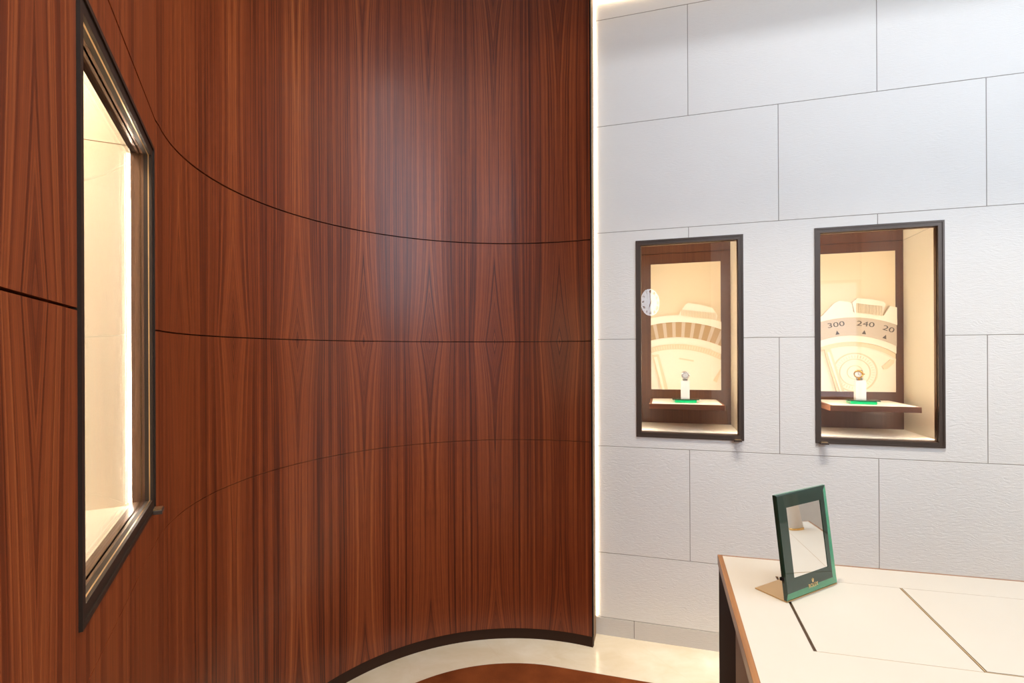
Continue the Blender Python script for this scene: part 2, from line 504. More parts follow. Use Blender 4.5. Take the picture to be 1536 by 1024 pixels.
# ------------------------------------------------------------------ rug
bm = bmesh.new()
rr = .664; pts = [(1.5, 2.113)]
for i in range(49):
    a = math.radians(90+(A_FOOT-90)*i/48); pts.append((CX0+rr*math.cos(a), CY0+rr*math.sin(a)))
q = Vector(pts[-1])-DL*.55; pts += [(q.x, q.y), (q.x+.25, q.y-.06), (1.5, q.y-.06)]
prism(bm, pts, .0005, .012); fix(bm)
es = [e for e in bm.edges if all(v.co.z > .01 for v in e.verts)]
bmesh.ops.bevel(bm, geom=es, offset=.005, segments=2, affect='EDGES')
tag(link('rug', bm, MRUG), 'dark brown plush rug with a curved edge on the cream marble floor', 'rug')

# ------------------------------------------------------------------ wall vitrines
def latch_bm(x0, x1, y0, y1, z0, z1):
    bm = bmesh.new(); box(bm, x0, x1, y0, y1, z0, z1, 0, .001)
    box(bm, x0+.004, x1-.004, y0+.002, y1, z1, z1+.0025, 1); return bm

def vitrine(root, w, h, deep, fw, lip, inner_top, seam, floor_z, latch_x, q_in=.030, back_m=None, side_gap=.008, frame_m=None, led=None):
    """local: x along the wall 0..w, y into the wall, z up 0..h"""
    parts = {}
    fr = bmesh.new()
    ring_frame(fr, .0006, w-.0006, .0006, h-.0006, .007, -.004, .012, 0)
    ring_frame(fr, .0076, w-.0076, .0076, h-.0076, fw-.0076, -.0015, .012, 0)
    fo = link('frame', fr, [frame_m or MFRAME], root)
    if led: 
        ring_frame(gr := bmesh.new(), .0140, w-.0140, .0140, h-.0140, fw-.0140+.0004, .0030, .0050, 0); link('gold_line', gr, MGOLDJ, fo)
    li = bmesh.new(); ring_frame(li, .008, w-.008, .008, h-.008, fw-.008+lip, .0122, q_in, 0)
    ring_frame(li, .012, w-.012, .012, h-.012, fw-.012+lip*.4, .0162, .019, 1)
    link('inner_lip', li, [MFRAMEIN, MGOLDJ], root)
    gp = B(fw-.004+lip*0, w-fw+.004, .0195, .0235, fw-.004, h-fw+.004)
    link('glass_pane', gp, MPANE, root)
    a, b = fw-side_gap, w-fw+side_gap
    top = inner_top
    for nm, x0, x1 in (('side_panel', a-.012, a), ('side_panel', b, b+.012)):
        bm = bmesh.new(); box(bm, x0, x1, q_in+.001, deep, floor_z-.01, seam-.0008, 0); box(bm, x0, x1, q_in+.001, deep, seam+.0008, top, 0)
        box(bm, x0+(.004 if x0 < w/2 else .002), x1-(.002 if x0 < w/2 else .004), q_in+.001, deep, floor_z-.01, top, 1)
        link(nm, bm, [MLIN, MGROOVE], root)
    bm = bmesh.new(); box(bm, a-.012, b+.012, deep+.0005, deep+.012, floor_z-.01, seam-.001, 0); box(bm, a-.012, b+.012, deep+.0005, deep+.012, seam+.001, top, 0)
    box(bm, a-.012, b+.012, deep+.004, deep+.014, floor_z-.01, top, 1)
    bp = link('back_panel', bm, [back_m or MPANEL, MBLK], root)
    link('floor_panel', B(a, b, q_in+.001, deep, floor_z-.01, floor_z), MSHELFTOP, root)
    link('top_panel', B(a-.012, b+.012, q_in+.001, deep+.012, top+.0005, top+.012), MLIN, root)
    link('header', B(a-.012, b+.012, q_in-.010, q_in+.0005, h-fw, top+.012), MFRAMEIN, root)
    # lamps behind the frame: one slim strip per jamb
    for x0, x1 in ((a+.0004, a+.0016), (b-.0016, b-.0004)):
        link('light_strip', B(x0, x1, q_in+.0015, q_in+(.0030 if led else .0055), floor_z+.004, h-fw-.004), led or MLED, root)
    lb = link('lock', latch_bm(latch_x-.016, latch_x+.016, -.020, -.0042, -.002, .006), [MFRAME, MGOLDJ], root)
    return bp

def add_area(name, loc, rot, sx, sy, power, col, parent=None, shape='RECTANGLE', spread=None):
    l = bpy.data.lights.new(name, 'AREA'); l.shape = shape; l.size = sx; l.size_y = sy; l.energy = power; l.color = col
    if spread: l.spread = spread
    o = bpy.data.objects.new(name, l); C.objects.link(o); o.location = loc; o.rotation_euler = rot
    if parent: o.parent = parent
    return o
WARM = (1., .89, .72)

# --- the two vitrines in the stone wall
def wall_case(N, label, latch_x, depth):
    root = thing('display_case', label, 'display case', (N[0], D, N[2]), 0, 'display cases in the stone wall')
    bp = vitrine(root, N[1]-N[0], N[3]-N[2], depth, .0215, .002, 1.06, 1.8330-N[2], .027, latch_x)
    return root, bp
case1, bp1 = wall_case(N1, 'bronze framed lit display case nearer the wood panelling, its relief showing a fluted ring', .430, .325)
case2, bp2 = wall_case(N2, 'bronze framed lit display case farther from the wood panelling, its relief showing numbers', .030, .325)

def arc_band(bm, cx, cz, r0, r1, y0, y1, clip, mi=0, n=90, mat_fn=None, bev=0.):
    """annular band in XZ clipped to the rectangle clip=(x0,x1,z0,z1); raised from y1 (back) to y0 (front)"""
    x0, x1, z0, z1 = clip
    a0 = 0; a1 = PI
    prev = None
    for i in range(n+1):
        a = a0+(a1-a0)*i/n
        ca, sa = math.cos(a), math.sin(a)
        def pt(r): return cx+r*ca, cz+r*sa
        p, q = pt(r0), pt(r1)
        ok = all(x0 <= t[0] <= x1 and z0 <= t[1] <= z1 for t in (p, q))
        if not ok: prev = None; continue
        cur = ([bm.verts.new((p[0], y0, p[1])), bm.verts.new((q[0], y0, q[1])), bm.verts.new((p[0], y1, p[1])), bm.verts.new((q[0], y1, q[1]))], a)
        if prev:
            A, Bv = prev[0], cur[0]
            m_ = mat_fn((prev[1]+a)/2) if mat_fn else mi
            for f_ in ((A[0], A[1], Bv[1], Bv[0]), (A[1], A[3], Bv[3], Bv[1]), (A[2], A[0], Bv[0], Bv[2])):
                bm.faces.new(f_).material_index = m_
        prev = cur
    return bm
def clip_bm(bm, clip):
    x0, x1, z0, z1 = clip
    for co_, no in (((x0, 0, 0), (-1, 0, 0)), ((x1, 0, 0), (1, 0, 0)), ((0, 0, z0), (0, 0, -1)), ((0, 0, z1), (0, 0, 1))):
        geom = bm.verts[:]+bm.edges[:]+bm.faces[:]
        bmesh.ops.bisect_plane(bm, geom=geom, plane_co=co_, plane_no=no, clear_outer=True)
    return bm

def relief(bp, N, clip, cx, cz, r, kind):
    """raised ivory picture panel; everything in world XZ, turned local to the case"""
    ox, oz = N[0], N[2]; yb = .325
    L = lambda bm: (bmesh.ops.translate(bm, verts=bm.verts, vec=(-ox, 0, -oz)), bm)[1]
    bm = bmesh.new(); big = (-9, 9, -9, 9)
    box(bm, clip[0], clip[1], yb-.006, yb, clip[2], clip[3], 0)
    yf = yb-.006
    rim, out, inn, a2, a3 = r
    cb = bmesh.new()
    n = 360
    arc_band(cb, cx, cz, out, rim, yf-.018, yf, big, 0, n)
    if kind == 'fluted':
        per = math.radians(4.75)
        arc_band(cb, cx, cz, inn, out, yf-.012, yf, big, 0, n*4, lambda a: 2 if (a/per) % 1. > .38 else 1)
    else:
        arc_band(cb, cx, cz, inn, out, yf-.012, yf, big, 1, n)
    arc_band(cb, cx, cz, a2, inn, yf-.008, yf, big, 0, n)
    arc_band(cb, cx, cz, a3, a3+.004, yf-.004, yf, big, 0, n)
    if kind == 'fluted':
        arc_band(cb, cx, cz, a2-.003, a2, yf-.002, yf, big, 0, n)
        for k in range(60):
            a = math.radians(40+k*1.6); c0, s0 = math.cos(a), math.sin(a)
            for dx in (.0008,):
                prism(cb, [(cx+(a3+.008)*c0-dx*s0, cz+(a3+.008)*s0+dx*c0), (cx+(a3+.008)*c0+dx*s0, cz+(a3+.008)*s0-dx*c0),
                           (cx+(a2-.006)*c0+dx*s0, cz+(a2-.006)*s0-dx*c0), (cx+(a2-.006)*c0-dx*s0, cz+(a2-.006)*s0+dx*c0)], yf-.0015, yf, 'y', 3)
        # winding crown with vertical fluting
        prism(cb, [(.085, 1.512), (.092, 1.530), (.118, 1.566), (.132, 1.573), (.19, 1.562), (.244, 1.545), (.258, 1.524), (.268, 1.505), (.262, 1.484), (.2, 1.496), (.14, 1.508)], yf-.022, yf, 'y')
        for k in range(22):
            x = .098+k*.0074; zt = 1.540-(x-.098)*.135; zb_ = 1.510-(x-.098)*.155
            prism(cb, [(x, zb_), (x+.0036, zb_-.0005), (x+.0036, zt-.0005), (x, zt)], yf-.0255, yf-.0215, 'y', 4)
        # baton marks
        prism(cb, [(-.0476, 1.3121), (-.0138, 1.3146), (.0343, 1.120), (.0, 1.120)], yf-.007, yf, 'y', 4)
        prism(cb, [(-.038, 1.300), (-.022, 1.302), (.018, 1.120), (.008, 1.120)], yf-.009, yf-.006, 'y')
        prism(cb, [(.284, 1.232), (.2644, 1.1724), (.2473, 1.1827), (.284, 1.245)], yf-.007, yf, 'y', 4)
        prism(cb, [(.085, 1.29), (.155, 1.277), (.157, 1.284), (.087, 1.297)], yf-.006, yf, 'y', 4)
    else:
        # crown guards and pushers above the ring
        prism(cb, [(.70, 1.468), (.7325, 1.498), (.780, 1.552), (.800, 1.562), (.838, 1.556), (.852, 1.548), (.858, 1.506), (.80, 1.493)], yf-.016, yf, 'y')
        prism(cb, [(.852, 1.552), (.872, 1.571), (.93, 1.564), (.9763, 1.5512), (.985, 1.541), (.968, 1.480), (.862, 1.500)], yf-.022, yf, 'y')
        for k in range(16):
            x = .868+k*.0066; zt = 1.548-(x-.868)*.16; zb_ = 1.505-(x-.868)*.18
            prism(cb, [(x, zb_), (x+.0032, zb_-.0005), (x+.0032, zt-.0005), (x, zt)], yf-.0255, yf-.0215, 'y', 4)
        prism(cb, [(.975, 1.480), (1.0033, 1.5314), (1.033, 1.524), (1.036, 1.462)], yf-.016, yf, 'y')
        prism(cb, [(.7379, 1.3334), (.7646, 1.3355), (.8226, 1.130), (.790, 1.130)], yf-.014, yf, 'y', 4)
        prism(cb, [(.748, 1.322), (.757, 1.323), (.81, 1.130), (.802, 1.130)], yf-.018, yf-.013, 'y')
        prism(cb, [(.9812, 1.2415), (.9745, 1.255), (1.008, 1.288), (1.024, 1.284), (1.022, 1.270), (.995, 1.243)], yf-.006, yf, 'y', 4)
        # small counter: rings and minute ticks
        scx, scz = .867, 1.227
        for r0, r1 in ((.086, .092), (.060, .064), (.030, .033)):
            for half in (1, -1):
                arc_band(cb, scx, scz*1, r0, r1, yf-.004, yf, big, 4, 80) if half == 1 else None
            lo = bmesh.new()
        for k in range(40):
            a = k*PI*2/40; c0, s0 = math.cos(a), math.sin(a); w_ = .0009
            prism(cb, [(scx+.068*c0-w_*s0, scz+.068*s0+w_*c0), (scx+.068*c0+w_*s0, scz+.068*s0-w_*c0), (scx+.080*c0+w_*s0, scz+.080*s0-w_*c0), (scx+.080*c0-w_*s0, scz+.080*s0+w_*c0)], yf-.003, yf, 'y', 4)
        # lower half of the counter rings
        for r0, r1 in ((.086, .092), (.060, .064), (.030, .033)):
            pr = None
            for i in range(81):
                a = PI+PI*i/80; ca, sa = math.cos(a), math.sin(a)
                cur = [cb.verts.new((scx+rx*ca, yy, scz+rx*sa)) for rx, yy in ((r0, yf-.004), (r1, yf-.004), (r0, yf), (r1, yf))]
                if pr:
                    for f_ in ((pr[0], pr[1], cur[1], cur[0]), (pr[1], pr[3], cur[3], cur[1]), (pr[2], pr[0], cur[0], cur[2])): cb.faces.new(f_).material_index = 4
                pr = cur
    arc_band(cb, cx, cz, .004, a3, yf-.0012, yf, big, 0, n)
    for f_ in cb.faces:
        f_.material_index = {0: 3, 4: 0}.get(f_.material_index, f_.material_index)  # raised parts get the highlight tone, shaded edges the base tan
    clip_bm(cb, clip)
    fix(cb)
    tmp = bpy.data.meshes.new('t'); cb.to_mesh(tmp); cb.free(); bm.from_mesh(tmp); bpy.data.meshes.remove(tmp)
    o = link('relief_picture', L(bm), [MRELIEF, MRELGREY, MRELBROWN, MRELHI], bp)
    o['label'] = 'ivory relief picture of an enlarged watch dial'
    return yf-.012

def flat_part(me_or_bm, name, parent, x, y, z, rot, mat=None):
    o = bpy.data.objects.new(name, me_or_bm); C.objects.link(o); o.parent = parent
    o.location = (x, y, z); o.rotation_euler = (PI/2, 0, 0)
    o.rotation_euler = Matrix.Rotation(rot, 3, 'Y').to_euler() if False else (PI/2, rot, 0)
    return o

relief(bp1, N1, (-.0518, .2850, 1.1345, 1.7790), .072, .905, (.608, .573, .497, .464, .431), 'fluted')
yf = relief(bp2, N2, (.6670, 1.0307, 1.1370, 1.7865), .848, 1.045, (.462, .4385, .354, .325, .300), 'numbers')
RCX, RCZ = .848, 1.045
def ring_text(s, xw, size=.032, keep=None):
    """numeral on the bezel band, upright radially"""
    rad = .4095
    th = math.asin((xw-RCX)/rad)                         # clockwise from the top
    me = text_mesh(s, size, 1.55, .0005, MRELINK, 'numeral')
    zc = RCZ+rad*math.cos(th)
    o = bpy.data.objects.new('numeral', me); C.objects.link(o); o.parent = bp2
    o.matrix_local = Matrix.Translation((xw-N2[0], yf-.0006, zc-N2[2])) @ Matrix.Rotation(th, 4, 'Y') @ Matrix.Rotation(PI/2, 4, 'X')
    # triangular pointer below the number
    r2_ = .372; bm = bmesh.new()
    prism(bm, [(-.0085, -.0085), (.0085, -.0085), (0, .0100)], -.0010, 0, 'y'); fix(bm)
    t = link('pointer', bm, MRELINK, bp2)
    t.matrix_local = Matrix.Translation((RCX+r2_*math.sin(th)-N2[0], yf, RCZ+r2_*math.cos(th)-N2[2])) @ Matrix.Rotation(th, 4, 'Y')
    return o
ring_text('300', .7867); ring_text('240', .9073)
o = ring_text('20', .9985)

# --- shelves: part of each case
def shelf(root, N, xc, y0=D+.035, y1=D+.3245, w=.328, zt=1.0872):
    bm = bmesh.new()
    x0, x1 = xc-w/2-N[0], xc+w/2-N[0]; zt -= N[2]; ya, yb = y0-D, y1-D
    box(bm, x0, x1, ya, yb, zt-.024, zt-.0006, 0, .0008)
    sh = link('shelf', bm, MSHELFW, root)
    link('shelf_pad', B(x0+.012, x1-.012, ya+.004, yb-.004, zt-.0006, zt+.0006), MSHELFTOP, sh)
    return zt+.0006+N[2]
zs1 = shelf(case1, N1, .1085); zs2 = shelf(case2, N2, .8500, zt=1.0970)
# slim lamps above the header of each case, shining on the relief
for root, N in ((case1, N1), (case2, N2)):
    w = N[1]-N[0]
    add_area('case_light', (w/2, .20, 1.045), (math.radians(9), 0, 0), w*.75, .05, .40, WARM, root)

# --- things on the shelves
def tray(x, y, z, rot, label):
    z += .0005; t = thing('glass_tray', label, 'tray', (x, y, z), rot, 'green glass trays on the case shelves')
    bm = bmesh.new()
    w, d, h = .058, .050, .013
    prism(bm, [(-w*.82, -d), (w*.82, -d), (w*.96, d), (-w*.96, d)], .0, h); fix(bm)
    bmesh.ops.bevel(bm, geom=bm.edges[:], offset=.002, segments=2, affect='EDGES')
    link('green_base', bm, MGREEN, t)
    bm = bmesh.new(); box(bm, -w*1.03, w*1.03, -d*1.04, d*1.05, h+.0002, h+.0045, 0, .0008)
    link('glass_top', bm, MGREENTOP, t)
    return z+h+.0045
z1_ = tray(.1075, D+.14, zs1, 0, 'green glass tray on the shelf of the case with the fluted ring')
z2_ = tray(.8380, D+.14, zs2, math.radians(-12), 'green glass tray on the shelf of the case with the numbers')

def stand(x, y, z, rot, h, label):
    t = thing('watch_stand', label, 'watch stand', (x, y, z), rot, 'white watch stands in the cases')
    bm = bmesh.new(); box(bm, -.0195, .0195, -.014, .014, 0, h, 0, .0012); link('block', bm, MWHITE, t)
    # open cuff that carries the watch
    bm = bmesh.new(); n = 26; prev = None
    for i in range(n+1):
        a = math.radians(-60+300*i/n)
        q = [bm.verts.new((xx, -math.sin(a)*rr_*.85+.002, h+.0215-math.cos(a)*rr_)) for xx in (-.008, .008) for rr_ in (.0185, .0195)]
        if prev:
            for f_ in ((prev[0], prev[2], q[2], q[0]), (prev[3], prev[1], q[1], q[3]), (prev[1], prev[0], q[0], q[1]), (prev[2], prev[3], q[3], q[2])): bm.faces.new(f_)
        prev = q
    fix(bm); link('cuff', bm, MWHITE, t)
    return z+h

def watch(x, y, z, rot, label, gold):
    """wrist watch closed round the cuff, dial to the front (-y); origin at the bottom of the strap loop"""
    t = thing('wrist_watch', label, 'watch', (x, y, z), rot, 'wrist watches in the cases')
    R1 = .0222; bm = bmesh.new(); n = 40
    for i in range(n):
        a0 = 2*PI*i/n; a1 = a0+2*PI/n*.86
        front = .5+.5*math.cos(a0-PI*1.5)
        wv = .0085+.003*(.5-.5*math.sin(a0))
        V = []
        for a in (a0, a1):
            for rr_ in (R1-.0012, R1+.0012):
                for xx in (-wv, -wv*.38, wv*.38, wv): V.append(bm.verts.new((xx, math.sin(a)*rr_*.85, R1+math.cos(a)*rr_)))
        for s0 in (0, 1, 2):
            mi = 1 if (gold and s0 == 1) else 0
            A = lambda k, rr_, s_: V[k*8+rr_*4+s_]
            for f_ in ((A(0, 1, s0), A(0, 1, s0+1), A(1, 1, s0+1), A(1, 1, s0)), (A(0, 0, s0+1), A(0, 0, s0), A(1, 0, s0), A(1, 0, s0+1)),
                       (A(0, 0, s0), A(0, 0, s0+1), A(0, 1, s0+1), A(0, 1, s0)), (A(1, 0, s0+1), A(1, 0, s0), A(1, 1, s0), A(1, 1, s0+1))):
                bm.faces.new(f_).material_index = mi
            for e_ in ((0,) if s0 == 0 else (3,) if s0 == 2 else ()):
                bm.faces.new((A(0, 0, e_), A(0, 1, e_), A(1, 1, e_), A(1, 0, e_)))
    fix(bm); link('bracelet', bm, [MSTEEL, MGOLD], t)
    T_ = Matrix.Translation((0, -R1*.85-.001, R1+.006)) @ Matrix.Rotation(math.radians(18), 4, 'X')
    def P_(name, bm, m):
        o = link(name, bm, m, t, True); o.matrix_local = T_; return o
    P_('case', lathe(bmesh.new(), [(.0150, .004), (.0182, .002), (.0185, -.002), (.0172, -.0045)], 40, 0, 'y'), MGOLD if gold else MSTEEL)
    bz = bmesh.new()
    for i in range(48):
        a0, a1 = 2*PI*i/48, 2*PI*(i+.7)/48
        prism(bz, [(.0128*math.cos(a0), .0128*math.sin(a0)), (.0172*math.cos(a0), .0172*math.sin(a0)), (.0172*math.cos(a1), .0172*math.sin(a1)), (.0128*math.cos(a1), .0128*math.sin(a1))], -.0068, -.0040, 'y')
    fix(bz); o = P_('bezel', bz, MGOLD if gold else MSTEEL)
    P_('dial', lathe(bmesh.new(), [(.0126, -.0040), (.0127, -.0052), (.0124, -.0055)], 36, 0, 'y'), MDIAL)
    hb = bmesh.new()
    prism(hb, [(-.0006, -.001), (.0006, -.001), (.0004, .0085), (-.0004, .0085)], -.0062, -.0056, 'y')
    prism(hb, [(-.001, -.0006), (.0062, -.003), (.0064, -.0022), (-.001, .0006)], -.0068, -.0063, 'y')
    for k in range(12):
        a = k*PI/6; c0, s0 = math.cos(a), math.sin(a)
        prism(hb, [(.0088*c0-.0004*s0, .0088*s0+.0004*c0), (.0088*c0+.0004*s0, .0088*s0-.0004*c0), (.0116*c0+.0004*s0, .0116*s0-.0004*c0), (.0116*c0-.0004*s0, .0116*s0+.0004*c0)], -.0060, -.0054, 'y')
    fix(hb); P_('hands', hb, MINK)
    cr = lathe(bmesh.new(), [(.0022, 0), (.0026, .001), (.0026, .004), (.0018, .0046)], 12); 
    bmesh.ops.rotate(cr, verts=cr.verts, cent=(0, 0, 0), matrix=Matrix.Rotation(PI/2, 3, 'Y')); bmesh.ops.translate(cr, verts=cr.verts, vec=(.0183, 0, 0))
    P_('crown', cr, MGOLD if gold else MSTEEL)
    return t
h1 = stand(.1075, D+.15, z1_, 0, .083, 'white watch stand on the green tray in the case with the fluted ring')
watch(.1075, D+.152, h1-.0004, 0, 'steel wrist watch on the white stand in the case with the fluted ring', False)
h2 = stand(.8330, D+.15, z2_, math.radians(0), .083, 'white watch stand on the green tray in the case with the numbers')
watch(.8330, D+.152, h2-.0004, math.radians(-30), 'steel and gold wrist watch on the white stand in the case with the numbers', True)

# --- the tall vitrine in the wood wall (local x = along DL, y = into the wall)
rz = math.atan2(DL.y, DL.x); org = M0+DL*WT0
yl = Vector((-math.sin(rz), math.cos(rz)))
caseL = thing('display_case', 'tall empty cream lined display case with bronze frame in the wood panelled wall', 'display case', (org.x, org.y, WZ0), rz)
vitrine(caseL, WT1-WT0, WZ1-WZ0, .32, .0235, .0, .95, 1.7470-WZ0, .0175, WT1-WT0-.030, q_in=.0330, back_m=MLIN, side_gap=.001, frame_m=MFRAMED, led=MLEDL)
add_area('case_light', ((WT1-WT0)/2, .16, .935), (0, 0, 0), .40, .08, 3.6, WARM, caseL)

# ------------------------------------------------------------------ desk
ZD = .755
def yy(x, y): return y+.036*(x-.1485)           # back edge drifts slightly away from the wall line
desk = thing('desk', 'cream leather topped desk with walnut edges in front of the stone wall', 'desk', (.78, 1.17, .012))
def dl(bm): bmesh.ops.translate(bm, verts=bm.verts, vec=(-.78, -1.17, -.012)); return bm
XL, XR, YF, YB = .1485, 1.425, .78, 1.5415
def quad(bm, x0, x1, y0, y1, z0, z1, mi=0):
    prism(bm, [(x0, yy(x0, y0)), (x1, yy(x1, y0)), (x1, yy(x1, y1)), (x0, yy(x0, y1))], z0, z1, 'z', mi); return bm
bm = bmesh.new(); quad(bm, XL+.002, XR-.002, YF+.002, YB-.002, ZD-.024, ZD-.003); fix(bm); link('top_board', dl(bm), MGROOVE, desk)
e = .0125
for nm, a, m_ in (('edge_trim', (XL, XL+e, YF, YB), MDESKW), ('edge_trim', (XR-e, XR, YF, YB), MDESKW), ('edge_trim', (XL+e, XR-e, YB-e*.55, YB), MDESKWX), ('edge_trim', (XL+e, XR-e, YF, YF+e), MDESKWX)):
    bm = bmesh.new(); quad(bm, *a, ZD-.026, ZD+.0003); fix(bm); bmesh.ops.bevel(bm, geom=bm.edges[:], offset=.0006, segments=1, affect='EDGES'); link(nm, dl(bm), m_, desk)
PX0, PXM, PX1, PY0, PY1 = .2775, .5490, 1.30, 1.0880, 1.4265
gp = .0032
bm = bmesh.new()
for a in ((XL+e, PX0-gp, YF+e, YB-e*.55), (PX1+gp, XR-e, YF+e, YB-e*.55), (PX0-gp, PX1+gp, PY1+.0006, YB-e*.55), (PX0-gp, PX1+gp, YF+e, PY0-.0007)):
    quad(bm, *a, ZD-.003, ZD)
fix(bm); link('leather_border', dl(bm), MCREAM, desk)
for a in ((PX0+gp, PXM-gp, PY0+.0007, PY1-.0006), (PXM+gp, PX1-gp, PY0+.004, PY1-.0006)):
    bm = bmesh.new(); quad(bm, *a, ZD-.003, ZD); fix(bm); link('leather_pad', dl(bm), MCREAM, desk)
bm = bmesh.new(); quad(bm, PXM-.0010, PXM+.0010, PY0+.003, PY1-.001, ZD-.003, ZD-.0002)
quad(bm, PXM-.001, PX1, PY0+.0008, PY0+.0022, ZD-.003, ZD-.0002); fix(bm); link('metal_inlay', dl(bm), MTANLINE, desk)
bm = bmesh.new(); quad(bm, PX0, PXM-gp, PY0-.0007, PY0+.0007, ZD-.003, ZD-.0004); quad(bm, PX0, PX1, PY1-.0006, PY1+.0006, ZD-.003, ZD-.0004); fix(bm); link('seam', dl(bm), MTANLINE, desk)
bm = bmesh.new(); quad(bm, XL+.003, XL+.34, 1.2015, YB-.003, .012, ZD-.0265); fix(bm); link('pedestal', dl(bm), MDESKD, desk)
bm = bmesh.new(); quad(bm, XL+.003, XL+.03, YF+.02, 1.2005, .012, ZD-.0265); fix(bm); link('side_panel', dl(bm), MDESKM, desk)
bm = bmesh.new(); quad(bm, XR-.34, XR-.003, 1.2015, YB-.003, .012, ZD-.0265); fix(bm); link('pedestal', dl(bm), MDESKD, desk)
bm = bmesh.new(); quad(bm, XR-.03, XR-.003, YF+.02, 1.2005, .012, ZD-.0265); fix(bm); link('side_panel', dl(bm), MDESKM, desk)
bm = bmesh.new(); quad(bm, XL+.341, XR-.341, YB-.03, YB-.006, .10, ZD-.0265); fix(bm); link('modesty_panel', dl(bm), MDESKD, desk)

# ------------------------------------------------------------------ table mirror
az = .7829; tau = .1213
mir = thing('table_mirror', 'green glass framed table mirror leaning back on a brass foot on the desk', 'mirror', (.34205, 1.35175, ZD+.0004), az)
tl = Matrix.Translation((0, 0, .0045)) @ Matrix.Rotation(-tau, 4, 'X')
def mp(name, bm, m, smooth=False, par=mir):
    o = link(name, bm, m, par, smooth); o.matrix_local = tl; return o
W2, HM = .0988, .2339
bv = .011
IX0, IX1, IZ0, IZ1 = -.0672, .0658, .0440, .2020
th = .010
bm = bmesh.new()
def quadY(bm, P4, mi=0): bm.faces.new([bm.verts.new(p) for p in P4]).material_index = mi
O = [(-W2, 0), (W2, 0), (W2, HM), (-W2, HM)]
Ii = [(-W2+.0015, .015), (W2-.020, .017), (W2-.016, HM-.010), (-W2+.0015, HM-.003)]
inn = [(IX0, IZ0), (IX1, IZ0), (IX1, IZ1), (IX0, IZ1)]
vo = [bm.verts.new((p[0], .0035, p[1])) for p in O]; vi = [bm.verts.new((p[0], 0, p[1])) for p in Ii]
vm = [bm.verts.new((p[0], 0, p[1])) for p in inn]; vb = [bm.verts.new((p[0], th, p[1])) for p in O]; vn = [bm.verts.new((p[0], .002, p[1])) for p in inn]
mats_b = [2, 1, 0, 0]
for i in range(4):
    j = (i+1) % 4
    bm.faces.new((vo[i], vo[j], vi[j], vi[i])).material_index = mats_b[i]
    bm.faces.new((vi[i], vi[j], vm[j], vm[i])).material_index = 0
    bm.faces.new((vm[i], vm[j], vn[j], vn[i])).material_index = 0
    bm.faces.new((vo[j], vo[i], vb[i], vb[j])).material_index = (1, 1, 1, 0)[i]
bm.faces.new(vb).material_index = 3
fix(bm); mp('frame', bm, [MGFRAME, MGBEVEL, MGBOT, MBRASS])
mp('mirror_glass', B(IX0+.0002, IX1-.0002, .0012, .0019, IZ0+.0002, IZ1-.0002), MMIRROR)
# brass foot plate lying on the desk behind the mirror
bm = bmesh.new(); box(bm, -W2, W2, .003, .084, 0, .0028, 0, .0006); link('foot_plate', bm, MBRASS, mir)
bm = bmesh.new(); box(bm, -.05, .05, .0105, .0135, .002, .11, 0, .0006); mp('back_strut', bm, MBRASS)
bm = bmesh.new(); box(bm, -W2-.004, -W2+.004, .004, .0125, .044, .051, 0, .0006); mp('clip', bm, MBLK)
# gold emblem: a five pointed crown above the word
bm = bmesh.new()
ec = (-.0010, .0265)
s = .0045
prism(bm, [(-s*.55, -s*.9), (s*.55, -s*.9), (s*.62, -s*.45), (-s*.62, -s*.45)], -.0006, -.0001, 'y')
for k in range(5):
    a = math.radians(90+(k-2)*27); tx, tz = s*1.25*math.cos(a)*.85, s*1.3*math.sin(a)-s*.35; bx_ = (2-k)*-s*.25*-1
    bx_ = (2-k)*s*.24
    prism(bm, [(bx_-s*.13, -s*.45), (bx_+s*.13, -s*.45), (tx+s*.05, tz), (tx-s*.05, tz)], -.0006, -.0001, 'y')
    cc = [(tx+s*.14*math.cos(t*PI/4), tz+s*.05+s*.14*math.sin(t*PI/4)) for t in range(8)]
    prism(bm, cc, -.0006, -.0001, 'y')
bmesh.ops.translate(bm, verts=bm.verts, vec=(ec[0], 0, ec[1])); fix(bm); mp('emblem', bm, MLOGO)
me = text_mesh('ROLEX', .0118, 1.0, .0003, MLOGO, 'lettering')
o = bpy.data.objects.new('lettering', me); C.objects.link(o); o.parent = mir
o.matrix_local = tl @ Matrix.Translation((-.001, -.0005, .0158)) @ Matrix.Rotation(PI/2, 4, 'X')

# ------------------------------------------------------------------ cylinder lamp at the far end of the desk (seen in the mirror)
lamp = thing('desk_lamp', 'white and gold cylinder lamp on the desk, mirrored in the green glass', 'lamp', (1.235, 1.500, ZD+.0003))
bm = lathe(bmesh.new(), [(.027, 0), (.027, .006), (.0255, .007)], 40); link('base', bm, MGOLD, lamp, False)
bm = lathe(bmesh.new(), [(.0255, .0071), (.0255, .30), (.024, .303)], 48); link('column', bm, MWHITE, lamp, True)

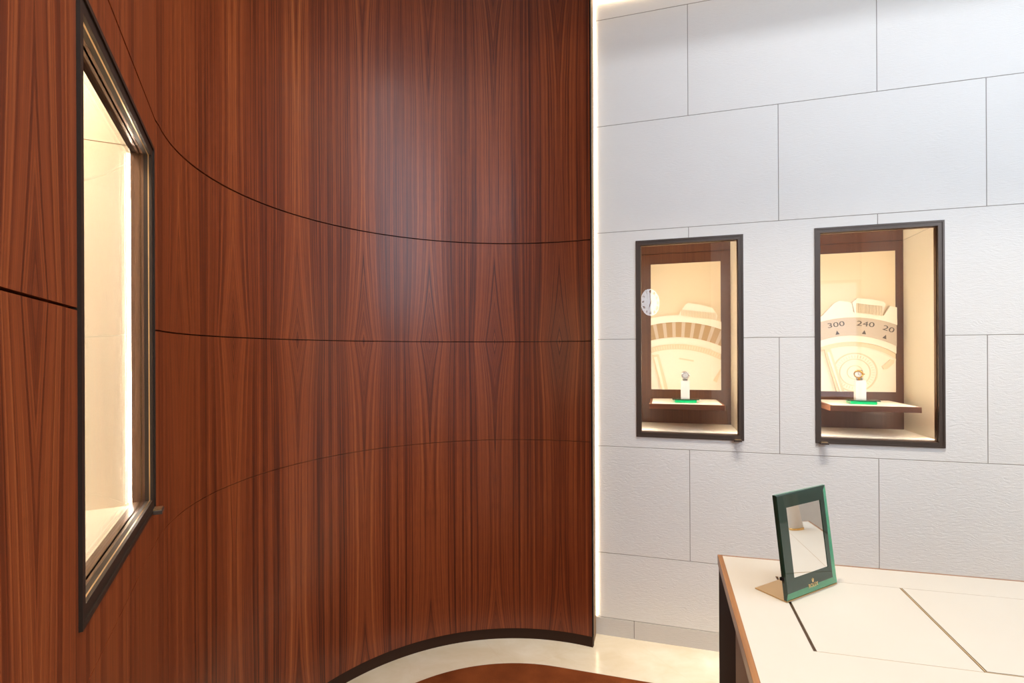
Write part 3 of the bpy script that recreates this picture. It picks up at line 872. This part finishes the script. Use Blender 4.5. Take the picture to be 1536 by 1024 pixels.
# ------------------------------------------------------------------ wall clock behind the camera (seen as a reflection in a vitrine pane)
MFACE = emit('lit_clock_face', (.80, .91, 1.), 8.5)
def clock():
    ang = math.radians(0)
    t = thing('wall_clock', 'round white clock with roman hour marks, mirrored in the glass of a display case', 'clock', (-.135, -1.60, 1.94), 0)
    R_ = .165
    nrm = Vector((.75, .6614, 0))
    yv = -nrm; xv = Vector((0, 0, 1)).cross(yv)*-1
    Mx = Matrix(((yv.y*-1*-1, 0, 0), (0, 1, 0), (0, 0, 1)))
    t.rotation_euler = (0, 0, math.atan2(-yv.x, yv.y))
    link('case', lathe(bmesh.new(), [(R_*1.12, .03), (R_*1.12, 0), (R_*1.0, -.006)], 64, 0, 'y'), MSHELFW, t)
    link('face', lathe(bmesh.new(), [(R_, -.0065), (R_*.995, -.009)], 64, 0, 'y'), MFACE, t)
    rom = ['XII', 'I', 'II', 'III', 'IIII', 'V', 'VI', 'VII', 'VIII', 'IX', 'X', 'XI']
    for k in range(12):
        a = -k*PI/6
        me = text_mesh(rom[k], .047, .7, .0008, MINK, 'hour_mark', .0016)
        o = bpy.data.objects.new('hour_mark', me); C.objects.link(o); o.parent = t
        # seen from the -y side: x to the right
        o.matrix_local = Matrix.Translation((R_*.78*math.sin(-a), -.0105, R_*.78*math.cos(a))) @ Matrix.Rotation(-a, 4, 'Y') @ Matrix.Rotation(PI/2, 4, 'X')
    hb = bmesh.new(); prism(hb, [(-.006, -.02), (.006, -.02), (.003, .085), (-.003, .085)], -.014, -.012, 'y'); fix(hb)
    o = link('hour_hand', hb, MINK, t); o.rotation_euler = (0, math.radians(160), 0)
    hb = bmesh.new(); prism(hb, [(-.004, -.02), (.004, -.02), (.002, .125), (-.002, .125)], -.017, -.015, 'y'); fix(hb)
    o = link('minute_hand', hb, MINK, t); o.rotation_euler = (0, math.radians(10), 0)
    return t
clk = clock()
bm = bmesh.new()
cp = Vector((-.135, -1.60)); tn = Vector((.75, .6614)); td = Vector((-.6614, .75))
q0 = cp-tn*.0305+td*1.2; q1 = cp-tn*.0305-td*1.22
prism(bm, [(q0.x, q0.y), (q0.x-tn.x*.05, q0.y-tn.y*.05), (q1.x-tn.x*.05, q1.y-tn.y*.05), (q1.x, q1.y)], 0, TOP); fix(bm)
struct(link('wall_corner', bm, MPANEL))

# ------------------------------------------------------------------ light
w = bpy.data.worlds.new('world'); sc.world = w; w.use_nodes = True
bg = w.node_tree.nodes['Background']; bg.inputs[0].default_value = (.70, .84, 1., 1); bg.inputs[1].default_value = 5.6
# recessed wall washer in the ceiling slot, just behind the slot lip
add_area('wall_washer', (.95, 1.715, 3.024), (math.radians(25), 0, 0), 2.1, .015, 6., (.86, .92, 1.))
# added fill light under the soffit, brightens the lower stone; tipped towards it
add_area('stone_fill_light', (.95, 1.96, CEIL-.004), (math.radians(7), 0, 0), 2.3, .05, 8.8, (1., .925, .82), None, 'RECTANGLE', math.radians(36))
# added ceiling downlights, out of view, filling the room with warm light
for i, (x, y, p) in enumerate(((-.15, 1.3, 16.), (.95, .9, 1.5), (.3, -.3, 9.), (1.5, -.6, 7.))):
    d_ = thing('fill_downlight', 'added unseen round downlight in the ceiling above the '+['middle of the rug', 'desk', 'camera side of the rug', 'right rear of the room'][i], 'light', (x, y, TOP-.0005), 0, 'added ceiling downlights')
    bm = lathe(bmesh.new(), [(.09, 0), (.095, -.004), (.10, -.004), (.102, 0)], 32); link('trim_ring', bm, MFRAME, d_)
    add_area('downlight', (x, y, TOP-.008), (0, 0, 0), .16, .16, p, (1., .88, .73), None, 'DISK', math.radians(80))

vs = sc.view_settings; sc.display_settings.display_device = 'sRGB'
vs.view_transform = 'Standard'; vs.look = 'None'; vs.gamma = 1.; vs.exposure = 0.; vs.use_curve_mapping = False
